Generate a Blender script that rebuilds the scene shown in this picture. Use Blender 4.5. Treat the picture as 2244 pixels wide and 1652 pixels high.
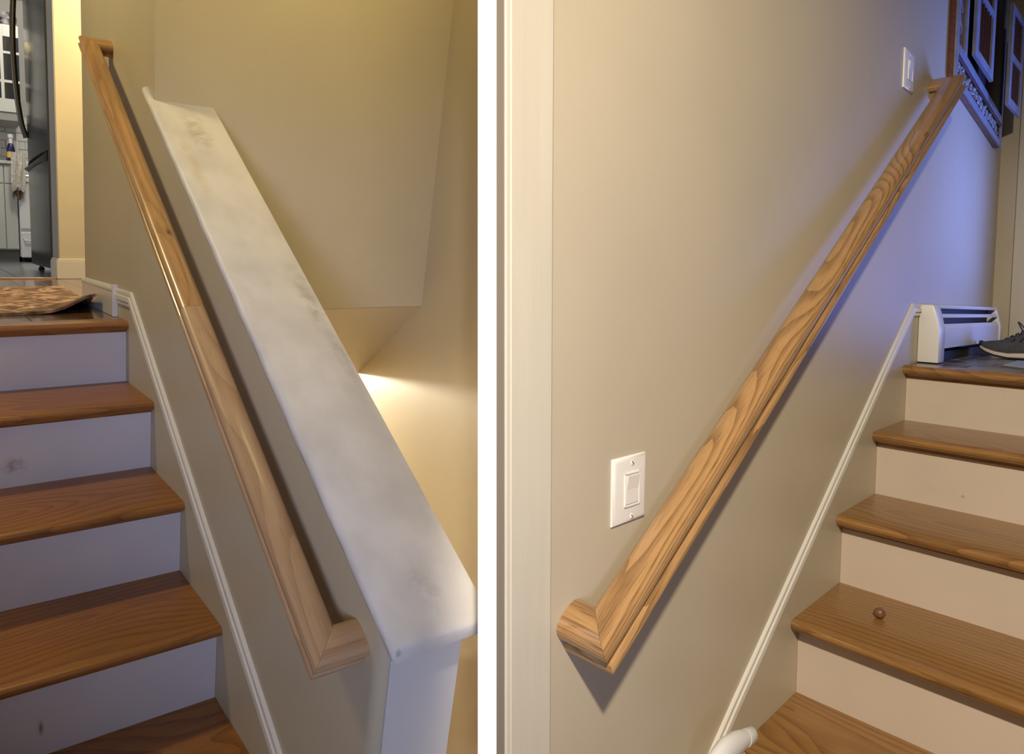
import bpy, bmesh, math, random
from mathutils import Vector, Matrix
random.seed(7)
for o in list(bpy.data.objects): bpy.data.objects.remove(o)
S = bpy.context.scene
COL = S.collection

# ------------------------------------------------------------------ camera
EYE = Vector((0, 0, 1.45))
cam_d = bpy.data.cameras.new('camera'); cam = bpy.data.objects.new('camera', cam_d); COL.objects.link(cam)
cam_d.sensor_fit = 'HORIZONTAL'; cam_d.sensor_width = 36.0; cam_d.lens = 36.0 * 1520 / 2244
cam_d.clip_start = 0.02
CX = Vector((0.99963, 0.00406, 0.0268)); CY = Vector((-0.0271, 0.1496, 0.98837)); CZ = CX.cross(CY)
cam.matrix_world = Matrix(((CX.x, CY.x, CZ.x, EYE.x), (CX.y, CY.y, CZ.y, EYE.y), (CX.z, CY.z, CZ.z, EYE.z), (0, 0, 0, 1)))
S.camera = cam

# ------------------------------------------------------------------ two stairwells of one old house
# each has its own origin (a tread-to-riser corner on the stair wall) and its own
# directions: a = up the flight, b = across the flight, c = up.
class Room:
    def __init__(s, O, D, W, U):
        s.O, s.D, s.W, s.U = Vector(O) + EYE, Vector(D), Vector(W), Vector(U)
    def __call__(s, a, b, c): return s.O + s.D * a + s.W * b + s.U * c
L = Room((-0.9307, 1.7412, -0.5239), (-0.6379, 0.7698, 0.0244), (0.8033, 0.5951, 0.0223), (0.1098, -0.1014, 0.9888))
R = Room((1.0284, 1.8832, -0.5881), (0.6913, 0.7221, -0.0263), (-0.6815, 0.7315, -0.0229), (-0.0266, 0.0701, 0.9972))
class Cam0:
    def __call__(s, x, y, z): return EYE + CX * x + CY * y - CZ * z
V = Cam0()

# ------------------------------------------------------------------ world, lights, exposure
S.view_settings.view_transform = 'Standard'; S.view_settings.look = 'None'
S.view_settings.exposure = 0.0; S.view_settings.gamma = 1.0; S.view_settings.use_curve_mapping = False
w = bpy.data.worlds.new('dim_house'); S.world = w; w.use_nodes = True
w.node_tree.nodes['Background'].inputs[0].default_value = (0.92, 0.92, 1.0, 1)
w.node_tree.nodes['Background'].inputs[1].default_value = 0.05

def point(name, p, energy, col, radius):
    d = bpy.data.lights.new(name, 'POINT'); d.energy = energy; d.color = col; d.shadow_soft_size = radius
    o = bpy.data.objects.new(name, d); COL.objects.link(o); o.location = p; return o
def area(name, p, target, energy, col, sx, sy):
    d = bpy.data.lights.new(name, 'AREA'); d.shape = 'RECTANGLE'; d.size = sx; d.size_y = sy; d.energy = energy; d.color = col
    o = bpy.data.objects.new(name, d); COL.objects.link(o); o.location = p
    o.rotation_euler = (Vector(target) - Vector(p)).to_track_quat('-Z', 'Y').to_euler(); return o
def spot(name, p, target, energy, col, radius, cone, blend):
    d = bpy.data.lights.new(name, 'SPOT'); d.energy = energy; d.color = col; d.shadow_soft_size = radius; d.spot_size = math.radians(cone); d.spot_blend = blend
    o = bpy.data.objects.new(name, d); COL.objects.link(o); o.location = p
    o.rotation_euler = (Vector(target) - Vector(p)).to_track_quat('-Z', 'Y').to_euler(); return o
WARM = (1.0, 0.80, 0.38); COOL = (0.57, 0.65, 1.0); BLUE = (0.15, 0.26, 1.0)
# left stairwell: ceiling lamp, lamp at the foot of the basement flight, hall and kitchen lamps, kitchen window, daylight from the entry door
point('stairwell_ceiling_lamp', L(-0.60, 0.22, 1.58), 9.5, WARM, 0.10)
point('basement_lamp', L(1.30, 0.42, 0.072), 135, (1.0, 0.90, 0.74), 0.05)
point('hall_ceiling_lamp', L(1.85, 0.50, 1.9), 70, (1.0, 0.82, 0.52), 0.10)
point('upper_stair_ceiling_lamp', L(0.35, -0.85, 2.05), 54, WARM, 0.10)
point('kitchen_ceiling_lamp', L(4.6, 0.25, 2.4), 50, (1.0, 0.93, 0.82), 0.12)
area('kitchen_window_light', L(3.9, -2.2, 1.5), L(3.6, 0.1, 1.5), 14, (0.65, 0.78, 1.0), 0.7, 0.9)
ed = area('entry_door_daylight', (0.10, -1.9, 1.50), (-0.60, 1.2, 1.15), 4.2, COOL, 0.5, 0.8); ed.data.spread = math.radians(46)
# right stairwell: recessed ceiling spotlight above and behind, blue daylight from the glazed door at the end of the top landing
spot('entry_ceiling_spot', R(-2.45, -1.10, 1.62), (0.66, 0.98, 1.40), 262, (1.0, 0.88, 0.70), 0.045, 76, 0.80)
ld = area('landing_door_daylight', R(1.45, -0.85, 0.85), R(0.80, 0.0, 1.15), 9.5, BLUE, 0.5, 0.9); ld.data.spread = math.radians(80)

# ------------------------------------------------------------------ materials
MATS = {}
def mat(name, col, rough=0.5, metal=0.0, bump=0.0, bscale=200.0, mottle=0.0, mscale=6.0, coat=0.0, col2=None, stretch=(1, 1, 1), spec=0.5):
    if name in MATS: return MATS[name]
    m = bpy.data.materials.new(name); m.use_nodes = True; nt = m.node_tree; N = nt.nodes; K = nt.links
    b = N['Principled BSDF']; b.inputs['Roughness'].default_value = rough; b.inputs['Metallic'].default_value = metal
    b.inputs['Coat Weight'].default_value = coat; b.inputs['Base Color'].default_value = (*col, 1)
    b.inputs['Specular IOR Level'].default_value = spec
    at = N.new('ShaderNodeAttribute'); at.attribute_name = 'tx'
    mp = N.new('ShaderNodeMapping'); mp.inputs['Scale'].default_value = stretch; K.new(at.outputs['Vector'], mp.inputs['Vector'])
    if mottle > 0:
        n = N.new('ShaderNodeTexNoise'); n.inputs['Scale'].default_value = mscale; n.inputs['Detail'].default_value = 4
        K.new(mp.outputs[0], n.inputs['Vector'])
        mx = N.new('ShaderNodeMix'); mx.data_type = 'RGBA'
        c2 = col2 or tuple(c * (1 - mottle) for c in col)
        mx.inputs['A'].default_value = (*col, 1); mx.inputs['B'].default_value = (*c2, 1)
        rp = N.new('ShaderNodeMapRange'); rp.inputs['From Min'].default_value = 0.38; rp.inputs['From Max'].default_value = 0.68
        K.new(n.outputs['Fac'], rp.inputs['Value']); K.new(rp.outputs[0], mx.inputs['Factor']); K.new(mx.outputs['Result'], b.inputs['Base Color'])
    if bump > 0:
        n2 = N.new('ShaderNodeTexNoise'); n2.inputs['Scale'].default_value = bscale; n2.inputs['Detail'].default_value = 2
        K.new(mp.outputs[0], n2.inputs['Vector'])
        bp = N.new('ShaderNodeBump'); bp.inputs['Strength'].default_value = bump; bp.inputs['Distance'].default_value = 0.002
        K.new(n2.outputs['Fac'], bp.inputs['Height']); K.new(bp.outputs[0], b.inputs['Normal'])
    MATS[name] = m; return m

def oak(name, light, dark, rough=0.32, coat=0.25, ring=26.0, contrast=0.75, along=2.2):
    # grain runs along tx.x ; growth rings around a wandering pith, open pores as fine dashes
    m = bpy.data.materials.new(name); m.use_nodes = True; nt = m.node_tree; N = nt.nodes; K = nt.links
    b = N['Principled BSDF']; b.inputs['Roughness'].default_value = rough; b.inputs['Coat Weight'].default_value = coat; b.inputs['Coat Roughness'].default_value = 0.10
    at = N.new('ShaderNodeAttribute'); at.attribute_name = 'tx'
    def mapping(sc):
        mp = N.new('ShaderNodeMapping'); mp.inputs['Scale'].default_value = sc; K.new(at.outputs['Vector'], mp.inputs['Vector']); return mp
    big = N.new('ShaderNodeTexNoise'); big.inputs['Scale'].default_value = 1.0; big.inputs['Detail'].default_value = 0.6; K.new(mapping((along, 5, 5)).outputs[0], big.inputs['Vector'])
    off = N.new('ShaderNodeVectorMath'); off.operation = 'MULTIPLY_ADD'
    sub = N.new('ShaderNodeVectorMath'); sub.operation = 'SUBTRACT'; sub.inputs[1].default_value = (0.5, 0.5, 0.5)
    K.new(big.outputs['Color'], sub.inputs[0]); K.new(sub.outputs[0], off.inputs[0]); off.inputs[1].default_value = (0, 0.10, 0.26)
    K.new(mapping((0.0, 1, 1)).outputs[0], off.inputs[2])
    wv = N.new('ShaderNodeTexWave'); wv.wave_type = 'RINGS'; wv.rings_direction = 'X'; wv.wave_profile = 'SAW'
    wv.inputs['Scale'].default_value = ring; wv.inputs['Distortion'].default_value = 0.5; wv.inputs['Detail'].default_value = 2; wv.inputs['Detail Scale'].default_value = 1.5
    K.new(off.outputs[0], wv.inputs['Vector'])
    rw = N.new('ShaderNodeMapRange'); rw.inputs['From Min'].default_value = 0.45; rw.inputs['From Max'].default_value = 1.0; K.new(wv.outputs['Fac'], rw.inputs['Value'])
    por = N.new('ShaderNodeTexNoise'); por.inputs['Scale'].default_value = 1.0; por.inputs['Detail'].default_value = 2; K.new(mapping((22, 520, 520)).outputs[0], por.inputs['Vector'])
    rp = N.new('ShaderNodeMapRange'); rp.inputs['From Min'].default_value = 0.50; rp.inputs['From Max'].default_value = 0.72; K.new(por.outputs['Fac'], rp.inputs['Value'])
    streak = N.new('ShaderNodeTexNoise'); streak.inputs['Scale'].default_value = 1.0; streak.inputs['Detail'].default_value = 3; K.new(mapping((1.6, 45, 45)).outputs[0], streak.inputs['Vector'])
    m1 = N.new('ShaderNodeMath'); m1.operation = 'MULTIPLY'; K.new(rw.outputs[0], m1.inputs[0]); m1.inputs[1].default_value = 0.62 * contrast
    m2 = N.new('ShaderNodeMath'); m2.operation = 'MULTIPLY_ADD'; K.new(rp.outputs[0], m2.inputs[0]); m2.inputs[1].default_value = 0.45 * contrast; K.new(m1.outputs[0], m2.inputs[2])
    m3 = N.new('ShaderNodeMath'); m3.operation = 'MULTIPLY_ADD'; m3.use_clamp = True; K.new(streak.outputs['Fac'], m3.inputs[0]); m3.inputs[1].default_value = 0.5; K.new(m2.outputs[0], m3.inputs[2])
    m4 = N.new('ShaderNodeMath'); m4.operation = 'SUBTRACT'; m4.use_clamp = True; K.new(m3.outputs[0], m4.inputs[0]); m4.inputs[1].default_value = 0.18
    mx = N.new('ShaderNodeMix'); mx.data_type = 'RGBA'; mx.inputs['A'].default_value = (*light, 1); mx.inputs['B'].default_value = (*dark, 1)
    K.new(m4.outputs[0], mx.inputs['Factor']); K.new(mx.outputs['Result'], b.inputs['Base Color'])
    bp = N.new('ShaderNodeBump'); bp.inputs['Strength'].default_value = 0.12; bp.inputs['Distance'].default_value = 0.001; bp.invert = True
    K.new(m3.outputs[0], bp.inputs['Height']); K.new(bp.outputs[0], b.inputs['Normal'])
    MATS[name] = m; return m

M_WALL_L = mat('beige_wall_paint', (0.52, 0.45, 0.31), 0.42, bump=0.10, bscale=330, mottle=0.06, mscale=2.5)
M_WALL_R = mat('tan_wall_paint', (0.54, 0.46, 0.33), 0.40, bump=0.16, bscale=300, mottle=0.07, mscale=2.2)
M_CREAM = mat('cream_hall_paint', (0.70, 0.60, 0.38), 0.5, bump=0.12, bscale=260, mottle=0.05)
M_TRIM = mat('white_trim_paint', (0.74, 0.70, 0.62), 0.28, bump=0.05, bscale=160, mottle=0.05, mscale=9)
M_CASING = mat('cream_casing_paint', (0.61, 0.55, 0.43), 0.38, bump=0.15, bscale=120, stretch=(1, 1, 0.08), mottle=0.06, mscale=30)
M_RISER_L = mat('white_riser_paint', (0.60, 0.57, 0.57), 0.45, bump=0.06, bscale=240, mottle=0.05, mscale=7)
M_RISER_R = mat('offwhite_riser_paint', (0.62, 0.52, 0.42), 0.42, bump=0.06, bscale=240, mottle=0.05, mscale=7)
M_CAP = mat('chalky_white_cap_paint', (0.66, 0.63, 0.60), 0.5, bump=0.22, bscale=45, mottle=0.16, mscale=9, stretch=(1, 1.6, 1))
M_WHITE = mat('bright_white_paint', (0.93, 0.93, 0.92), 0.5)
M_CEIL = mat('ceiling_white', (0.75, 0.73, 0.70), 0.8)
M_RAIL = oak('honey_oak_rail', (0.46, 0.26, 0.105), (0.22, 0.105, 0.032), 0.30, 0.35, 30, 0.7, 1.2)
M_RAIL_PALE = oak('pale_oak_rail', (0.46, 0.29, 0.155), (0.27, 0.15, 0.072), 0.45, 0.1, 26, 0.75, 1.4)
M_RAIL_R = oak('golden_oak_rail', (0.43, 0.245, 0.10), (0.15, 0.070, 0.022), 0.24, 0.7, 36, 1.0, 1.3)
M_RAIL_R2 = oak('brown_oak_rail', (0.36, 0.20, 0.085), (0.18, 0.09, 0.034), 0.30, 0.4, 20, 0.6, 0.9)
M_TREAD_L = oak('chestnut_oak_tread', (0.33, 0.130, 0.024), (0.115, 0.036, 0.005), 0.38, 0.12, 17)
M_TREAD_R = oak('brown_oak_tread', (0.32, 0.160, 0.045), (0.12, 0.050, 0.011), 0.30, 0.30, 17, 0.8)
M_PLANK = oak('dark_landing_planks', (0.22, 0.12, 0.055), (0.085, 0.042, 0.018), 0.16, 0.5, 12)
M_FRAMEWOOD = oak('red_brown_frame_wood', (0.17, 0.050, 0.022), (0.07, 0.020, 0.009), 0.35, 0.2, 14)
M_DARKWOOD = oak('dark_shutter_wood', (0.075, 0.028, 0.022), (0.035, 0.013, 0.011), 0.35, 0.2, 14)
M_SHUTFACE = mat('worn_shutter_face_blue_sheen', (0.26, 0.28, 0.36), 0.35, mottle=0.2, mscale=25, bump=0.1, bscale=90)  # bluish daylight sheen on worn lacquer, put into the base colour
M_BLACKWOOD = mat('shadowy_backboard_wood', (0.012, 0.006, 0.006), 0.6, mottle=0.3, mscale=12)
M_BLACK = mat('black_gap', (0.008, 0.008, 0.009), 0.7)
M_PLASTIC = mat('white_plastic', (0.80, 0.76, 0.68), 0.28)
M_PLASTIC_C = mat('cool_white_plastic', (0.78, 0.77, 0.76), 0.22)
M_HEAT = mat('white_enamel', (0.74, 0.72, 0.68), 0.35, bump=0.05, bscale=250)
M_STEEL = mat('screw_steel', (0.5, 0.48, 0.44), 0.3, metal=0.9)
M_FRIDGE = mat('black_stainless', (0.016, 0.017, 0.022), 0.20, metal=0.3, bump=0.03, bscale=300, stretch=(1, 1, 0.02), spec=0.22)
M_BRONZE = mat('dark_bronze_handle', (0.13, 0.11, 0.085), 0.38, metal=0.8)
M_FRIDGE_S = mat('fridge_side_black', (0.012, 0.012, 0.013), 0.5)
M_CAB = mat('grey_white_cabinet', (0.55, 0.55, 0.51), 0.4)
M_GLASSDK = mat('dark_cabinet_glass', (0.03, 0.032, 0.035), 0.08, coat=0.4)
M_COUNTER = mat('pale_stone_counter', (0.55, 0.54, 0.51), 0.25, mottle=0.15, mscale=30)
M_TILE_K = mat('white_backsplash_tile', (0.66, 0.66, 0.63), 0.15)
M_GROUT = mat('pale_grout', (0.50, 0.50, 0.47), 0.8)
M_KFLOOR = mat('grey_kitchen_tile', (0.20, 0.215, 0.23), 0.22, mottle=0.25, mscale=14)
M_KGROUT = mat('light_floor_grout', (0.34, 0.34, 0.33), 0.6)
M_LTILE = [mat('slate_blue_tile_%s' % n, c, 0.25, mottle=0.25, mscale=30) for n, c in (('dark', (0.085, 0.09, 0.12)), ('mid', (0.13, 0.135, 0.165)), ('pale', (0.20, 0.20, 0.22)))]
M_LGROUT = mat('sandy_grout', (0.42, 0.38, 0.33), 0.7)
M_TOWEL = mat('oatmeal_towel', (0.52, 0.46, 0.38), 0.95, mottle=0.35, mscale=60, col2=(0.70, 0.68, 0.64), bump=0.3, bscale=180)
M_BROWNCLOTH = mat('brown_cloth', (0.16, 0.10, 0.05), 0.95, bump=0.3, bscale=150)
M_NAVY = mat('navy_bottle', (0.025, 0.018, 0.10), 0.3)
M_YELLOW = mat('yellow_label', (0.75, 0.55, 0.05), 0.5)
M_ZEBRA = mat('black_white_pattern', (0.02, 0.02, 0.022), 0.4, mottle=1, mscale=16, col2=(0.55, 0.55, 0.55))
M_SHOE = mat('grey_knit_upper', (0.075, 0.075, 0.08), 0.85, mottle=0.3, mscale=60, bump=0.4, bscale=500)
M_SHOEDK = mat('charcoal_lace', (0.03, 0.03, 0.033), 0.8, bump=0.2, bscale=600)
M_SOLE = mat('cream_foam_sole', (0.62, 0.54, 0.42), 0.6)
M_OUTSOLE = mat('black_rubber', (0.012, 0.012, 0.012), 0.6)
M_MAT = mat('pale_grey_mat', (0.40, 0.44, 0.55), 0.55)
M_MATEDGE = mat('brown_mat_edge', (0.16, 0.12, 0.09), 0.8)
M_BALL = mat('brown_wood_ball', (0.20, 0.095, 0.045), 0.35, mottle=0.3, mscale=120)

def stains(m, spots):
    # dirt, wear and knots with a shape of their own: (centre, radii, colour, strength, noise scale)
    nt = m.node_tree; N = nt.nodes; K = nt.links; b = N['Principled BSDF']; at = next(n for n in N if n.type == 'ATTRIBUTE')
    src = b.inputs['Base Color'].links[0].from_socket
    for cen, rad, col, amt, ns in spots:
        sub = N.new('ShaderNodeVectorMath'); sub.operation = 'SUBTRACT'; sub.inputs[1].default_value = cen; K.new(at.outputs['Vector'], sub.inputs[0])
        dv = N.new('ShaderNodeVectorMath'); dv.operation = 'DIVIDE'; dv.inputs[1].default_value = rad; K.new(sub.outputs[0], dv.inputs[0])
        ln = N.new('ShaderNodeVectorMath'); ln.operation = 'LENGTH'; K.new(dv.outputs[0], ln.inputs[0])
        r = N.new('ShaderNodeMapRange'); r.interpolation_type = 'SMOOTHSTEP'; r.inputs['From Min'].default_value = 1.0; r.inputs['From Max'].default_value = 0.1; K.new(ln.outputs['Value'], r.inputs['Value'])
        nz_ = N.new('ShaderNodeTexNoise'); nz_.inputs['Scale'].default_value = ns; nz_.inputs['Detail'].default_value = 5; K.new(at.outputs['Vector'], nz_.inputs['Vector'])
        r2 = N.new('ShaderNodeMapRange'); r2.inputs['From Min'].default_value = 0.35; r2.inputs['From Max'].default_value = 0.62; r2.inputs['To Max'].default_value = amt; K.new(nz_.outputs['Fac'], r2.inputs['Value'])
        mu = N.new('ShaderNodeMath'); mu.operation = 'MULTIPLY'; K.new(r.outputs[0], mu.inputs[0]); K.new(r2.outputs[0], mu.inputs[1])
        mx = N.new('ShaderNodeMix'); mx.data_type = 'RGBA'; K.new(mu.outputs[0], mx.inputs['Factor']); K.new(src, mx.inputs['A']); mx.inputs['B'].default_value = (*col, 1)
        src = mx.outputs['Result']
    K.new(src, b.inputs['Base Color'])
stains(M_CAP, [((-0.12, 0.062, 0.83), (0.13, 0.035, 0.2), (0.30, 0.22, 0.12), 0.65, 40), ((-0.25, 0.02, 0.74), (0.22, 0.02, 0.3), (0.50, 0.40, 0.22), 0.5, 25),
               ((-0.66, 0.110, 0.48), (0.14, 0.022, 0.2), (0.30, 0.27, 0.22), 0.6, 45), ((-0.80, 0.115, 0.40), (0.10, 0.014, 0.2), (0.33, 0.31, 0.29), 0.6, 60), ((-1.19, 0.060, 0.15), (0.05, 0.03, 0.1), (0.42, 0.36, 0.34), 0.5, 60),
               ((-1.2492, -0.006, 0.105), (0.006, 0.006, 0.008), (0.02, 0.015, 0.012), 1.0, 20)])
stains(M_RAIL, [((7.499, 0.011, 0.07), (0.040, 0.008, 0.2), (0.085, 0.030, 0.008), 0.9, 30)])
# worn rug: procedural floral-ish swirls on pile
def rug_mat():
    m = bpy.data.materials.new('worn_patterned_rug'); m.use_nodes = True; nt = m.node_tree; N = nt.nodes; K = nt.links
    b = N['Principled BSDF']; b.inputs['Roughness'].default_value = 0.95
    at = N.new('ShaderNodeAttribute'); at.attribute_name = 'tx'
    n = N.new('ShaderNodeTexNoise'); n.inputs['Scale'].default_value = 7; n.inputs['Detail'].default_value = 5; n.inputs['Distortion'].default_value = 1.8
    K.new(at.outputs['Vector'], n.inputs['Vector'])
    r = N.new('ShaderNodeValToRGB'); e = r.color_ramp.elements
    e[0].position = 0.36; e[0].color = (0.10, 0.055, 0.030, 1); e[1].position = 0.66; e[1].color = (0.55, 0.40, 0.28, 1)
    for p, c in ((0.44, (0.26, 0.12, 0.075, 1)), (0.50, (0.20, 0.15, 0.08, 1)), (0.57, (0.48, 0.28, 0.20, 1))):
        x = e.new(p); x.color = c
    K.new(n.outputs['Fac'], r.inputs[0]); K.new(r.outputs[0], b.inputs['Base Color'])
    n2 = N.new('ShaderNodeTexNoise'); n2.inputs['Scale'].default_value = 420; K.new(at.outputs['Vector'], n2.inputs['Vector'])
    bp = N.new('ShaderNodeBump'); bp.inputs['Strength'].default_value = 0.6; bp.inputs['Distance'].default_value = 0.004; K.new(n2.outputs['Fac'], bp.inputs['Height']); K.new(bp.outputs[0], b.inputs['Normal'])
    MATS['rug'] = m; return m
M_RUG = rug_mat()
M_RUGBACK = mat('rug_backing', (0.10, 0.075, 0.05), 0.95, bump=0.5, bscale=300)

# ------------------------------------------------------------------ mesh builder
WLOC = {}
class G:
    def __init__(s): s.v = []; s.f = []
    def raw(s, vs, fs):
        n = len(s.v); s.v += [Vector(p) for p in vs]; s.f += [[i + n for i in q] for q in fs]; return s
    def _bm(s, bm):
        bm.verts.index_update(); s.raw([v.co.copy() for v in bm.verts], [[v.index for v in f.verts] for f in bm.faces]); bm.free(); return s
    def box(s, a0, a1, b0, b1, c0, c1, bev=0.0, seg=2):
        bm = bmesh.new(); bmesh.ops.create_cube(bm, size=1)
        for v in bm.verts: v.co = Vector(((a0 + a1) / 2 + v.co.x * (a1 - a0), (b0 + b1) / 2 + v.co.y * (b1 - b0), (c0 + c1) / 2 + v.co.z * (c1 - c0)))
        if bev > 0: bmesh.ops.bevel(bm, geom=bm.edges[:], offset=bev, segments=seg, profile=0.5, affect='EDGES', clamp_overlap=True)
        return s._bm(bm)
    def prism(s, axis, poly, t0, t1, bev=0.0, seg=2):
        bm = bmesh.new(); n = len(poly)
        def P(p, t): return ((t, p[0], p[1]), (p[0], t, p[1]), (p[0], p[1], t))[axis]
        A = [bm.verts.new(P(p, t0)) for p in poly]; B = [bm.verts.new(P(p, t1)) for p in poly]
        bm.faces.new(A); bm.faces.new(B[::-1])
        for i in range(n): bm.faces.new((A[i], B[i], B[(i + 1) % n], A[(i + 1) % n]))
        bmesh.ops.recalc_face_normals(bm, faces=bm.faces[:])
        if bev > 0: bmesh.ops.bevel(bm, geom=bm.edges[:], offset=bev, segments=seg, profile=0.5, affect='EDGES', clamp_overlap=True)
        return s._bm(bm)
    def loft(s, rings, caps=True):
        n = len(rings[0]); vs = [p for r in rings for p in r]; fs = []
        for k in range(len(rings) - 1):
            for i in range(n): j = (i + 1) % n; fs.append((k * n + i, k * n + j, (k + 1) * n + j, (k + 1) * n + i))
        if caps: fs.append(tuple(range(n))); fs.append(tuple(range((len(rings) - 1) * n, len(rings) * n)))
        return s.raw(vs, fs)
    def tube(s, pts, r, n=10):
        pts = [Vector(p) for p in pts]; rings = []; up = Vector((0.13, 0.31, 0.94)); prev = None
        for i, p in enumerate(pts):
            t = (pts[min(i + 1, len(pts) - 1)] - pts[max(i - 1, 0)]).normalized()
            u = (prev if prev is not None else up); u = (u - t * u.dot(t)).normalized(); prev = u; w_ = t.cross(u)
            rr = r[i] if isinstance(r, (list, tuple)) else r
            rings.append([p + (u * math.cos(2 * math.pi * k / n) + w_ * math.sin(2 * math.pi * k / n)) * rr for k in range(n)])
        return s.loft(rings)
    def lathe(s, prof, base, ax=(0, 0, 1), n=20, sq=(1, 1)):
        ax = Vector(ax).normalized(); h = Vector((1, 0, 0)) if abs(ax.x) < 0.8 else Vector((0, 1, 0))
        u = (h - ax * h.dot(ax)).normalized(); w_ = ax.cross(u); base = Vector(base)
        return s.loft([[base + ax * z + (u * math.cos(2 * math.pi * k / n) * sq[0] + w_ * math.sin(2 * math.pi * k / n) * sq[1]) * r for k in range(n)] for r, z in prof])
    def build(s, name, m, parent=None, room=L, smooth=False, tx=None, **props):
        wv = [room(*p) for p in s.v]
        lo = Vector((min(p.x for p in wv), min(p.y for p in wv), min(p.z for p in wv))); hi = Vector((max(p.x for p in wv), max(p.y for p in wv), max(p.z for p in wv)))
        org = Vector(((lo.x + hi.x) / 2, (lo.y + hi.y) / 2, lo.z))
        me = bpy.data.meshes.new(name); me.from_pydata([p - org for p in wv], [], s.f)
        at = me.attributes.new('tx', 'FLOAT_VECTOR', 'POINT')
        flat = []
        for p in s.v: flat += list(tx(p) if tx else p)
        at.data.foreach_set('vector', flat)
        bm = bmesh.new(); bm.from_mesh(me); bmesh.ops.recalc_face_normals(bm, faces=bm.faces[:])
        if smooth:
            for f in bm.faces: f.smooth = True
            for e in bm.edges: e.smooth = len(e.link_faces) != 2 or e.calc_face_angle(0) < math.radians(42)
        bm.to_mesh(me); bm.free(); me.materials.append(m)
        o = bpy.data.objects.new(name, me); COL.objects.link(o)
        if parent is not None:
            o.parent = parent; o.location = org - WLOC.get(parent.name, parent.location)
        else: o.location = org
        WLOC[o.name] = org
        for k, x in props.items(): o[k] = x
        return o
def thing(name, loc, **props):
    o = bpy.data.objects.new(name, None); COL.objects.link(o); o.location = loc; o.empty_display_size = 0.05
    for k, x in props.items(): o[k] = x
    return o

# ================================================================== shell of the place
FLOOR = -0.911
G().box(-4, 4, -3.5, 2.4, -0.06, 0.0).build('floor', M_PLANK, room=lambda x, y, z: Vector((x, y, z - 0.06)), kind='structure', label='dark wooden entry floor below both flights')

# ---- LEFT stairwell walls
CAPS, CAP0 = 0.634, 0.904          # top of the sloping cap: c = CAP0 + CAPS * a
def ctop(a): return CAP0 + CAPS * a
hw = G()
poly = [(-1.205, FLOOR), (-1.205, ctop(-1.205) - 0.021), (-0.012, ctop(-0.012) - 0.021), (-0.012, 2.25), (0.968, 2.25), (0.968, FLOOR)]
bm = bmesh.new()
A = [bm.verts.new((p[0], 0.0, p[1])) for p in poly]; B = [bm.verts.new((p[0], 0.120, p[1])) for p in poly]
bm.faces.new(A); bm.faces.new(B[::-1])
for i in range(6): bm.faces.new((A[i], B[i], B[(i + 1) % 6], A[(i + 1) % 6]))
bm.edges.ensure_lookup_table()
e1 = [e for e in bm.edges if all(abs(v.co.x + 1.205) < 1e-4 for v in e.verts) and abs(e.verts[0].co.y - e.verts[1].co.y) < 1e-5]
e2 = [e for e in bm.edges if all(abs(v.co.x + 0.012) < 1e-4 and v.co.z > 0.8 and v.co.y < 0.01 for v in e.verts)]
e3 = [e for e in bm.edges if all(abs(v.co.x - 0.968) < 1e-4 and v.co.y < 0.01 for v in e.verts)]
bmesh.ops.bevel(bm, geom=e1, offset=0.022, segments=6, profile=0.5, affect='EDGES')
hw._bm(bm)
hw.build('wall_half', M_WALL_L, smooth=True, kind='structure', label='beige half wall beside the left flight rising into a full-height wall')
G().box(-0.0122, 0.10, 0.05, 0.85, 0.402, 2.25).build('wall_back', M_WALL_L, kind='structure', label='yellow-lit beige wall above the basement flight')
# sloping soffit over the basement flight, then flat basement ceiling
G().prism(1, [(-0.0115, 0.4012), (0.357, 0.1284), (1.75, 0.1284), (1.75, 0.25), (0.41, 0.25), (0.10, 0.4012)], 0.121, 0.85).build('ceiling_soffit', M_WALL_L, kind='structure', label='mauve sloping soffit under the back wall')
# far side wall of the basement flight, ends inside the white wedge
wr = [(1.75, -2.3), (-0.90, -2.3), (-0.669, -1.212), (-0.596, -0.861), (-0.379, 0.177), (-0.160, 1.224), (0.06, 2.25), (1.75, 2.25)]
G().prism(1, wr, 0.7418, 0.80).build('wall_right', M_WALL_L, kind='structure', label='warmly lit beige wall along the basement flight')
G().box(1.75, 1.85, 0.0, 0.83, -2.3, 0.25).build('wall_basement', M_WALL_L, kind='structure', label='beige wall at the foot of the basement flight')

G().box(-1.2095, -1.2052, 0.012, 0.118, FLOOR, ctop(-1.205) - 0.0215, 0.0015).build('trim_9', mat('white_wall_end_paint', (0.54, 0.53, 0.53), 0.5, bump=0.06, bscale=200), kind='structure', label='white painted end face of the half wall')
# added white wedge filling the gap between the stairwells, sides along the view rays
k0, k1 = (1047 - 1122) / 1520, (1088 - 1122) / 1520
z0, z1 = 0.74, 2.45
G().raw([(k0 * z0, -1.25, z0), (k1 * z0, -1.25, z0), (k1 * z1, -2.2, z1), (k0 * z1, -2.2, z1), (k0 * z0, 1.2, z0), (k1 * z0, 1.2, z0), (k1 * z1, 1.6, z1), (k0 * z1, 1.6, z1)],
        [(0, 1, 2, 3), (4, 5, 6, 7), (0, 1, 5, 4), (1, 2, 6, 5), (2, 3, 7, 6), (3, 0, 4, 7)]).build('gap_wedge', M_WHITE, room=V, kind='structure', label='added white wedge filling the gap between the two stairwells')

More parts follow.
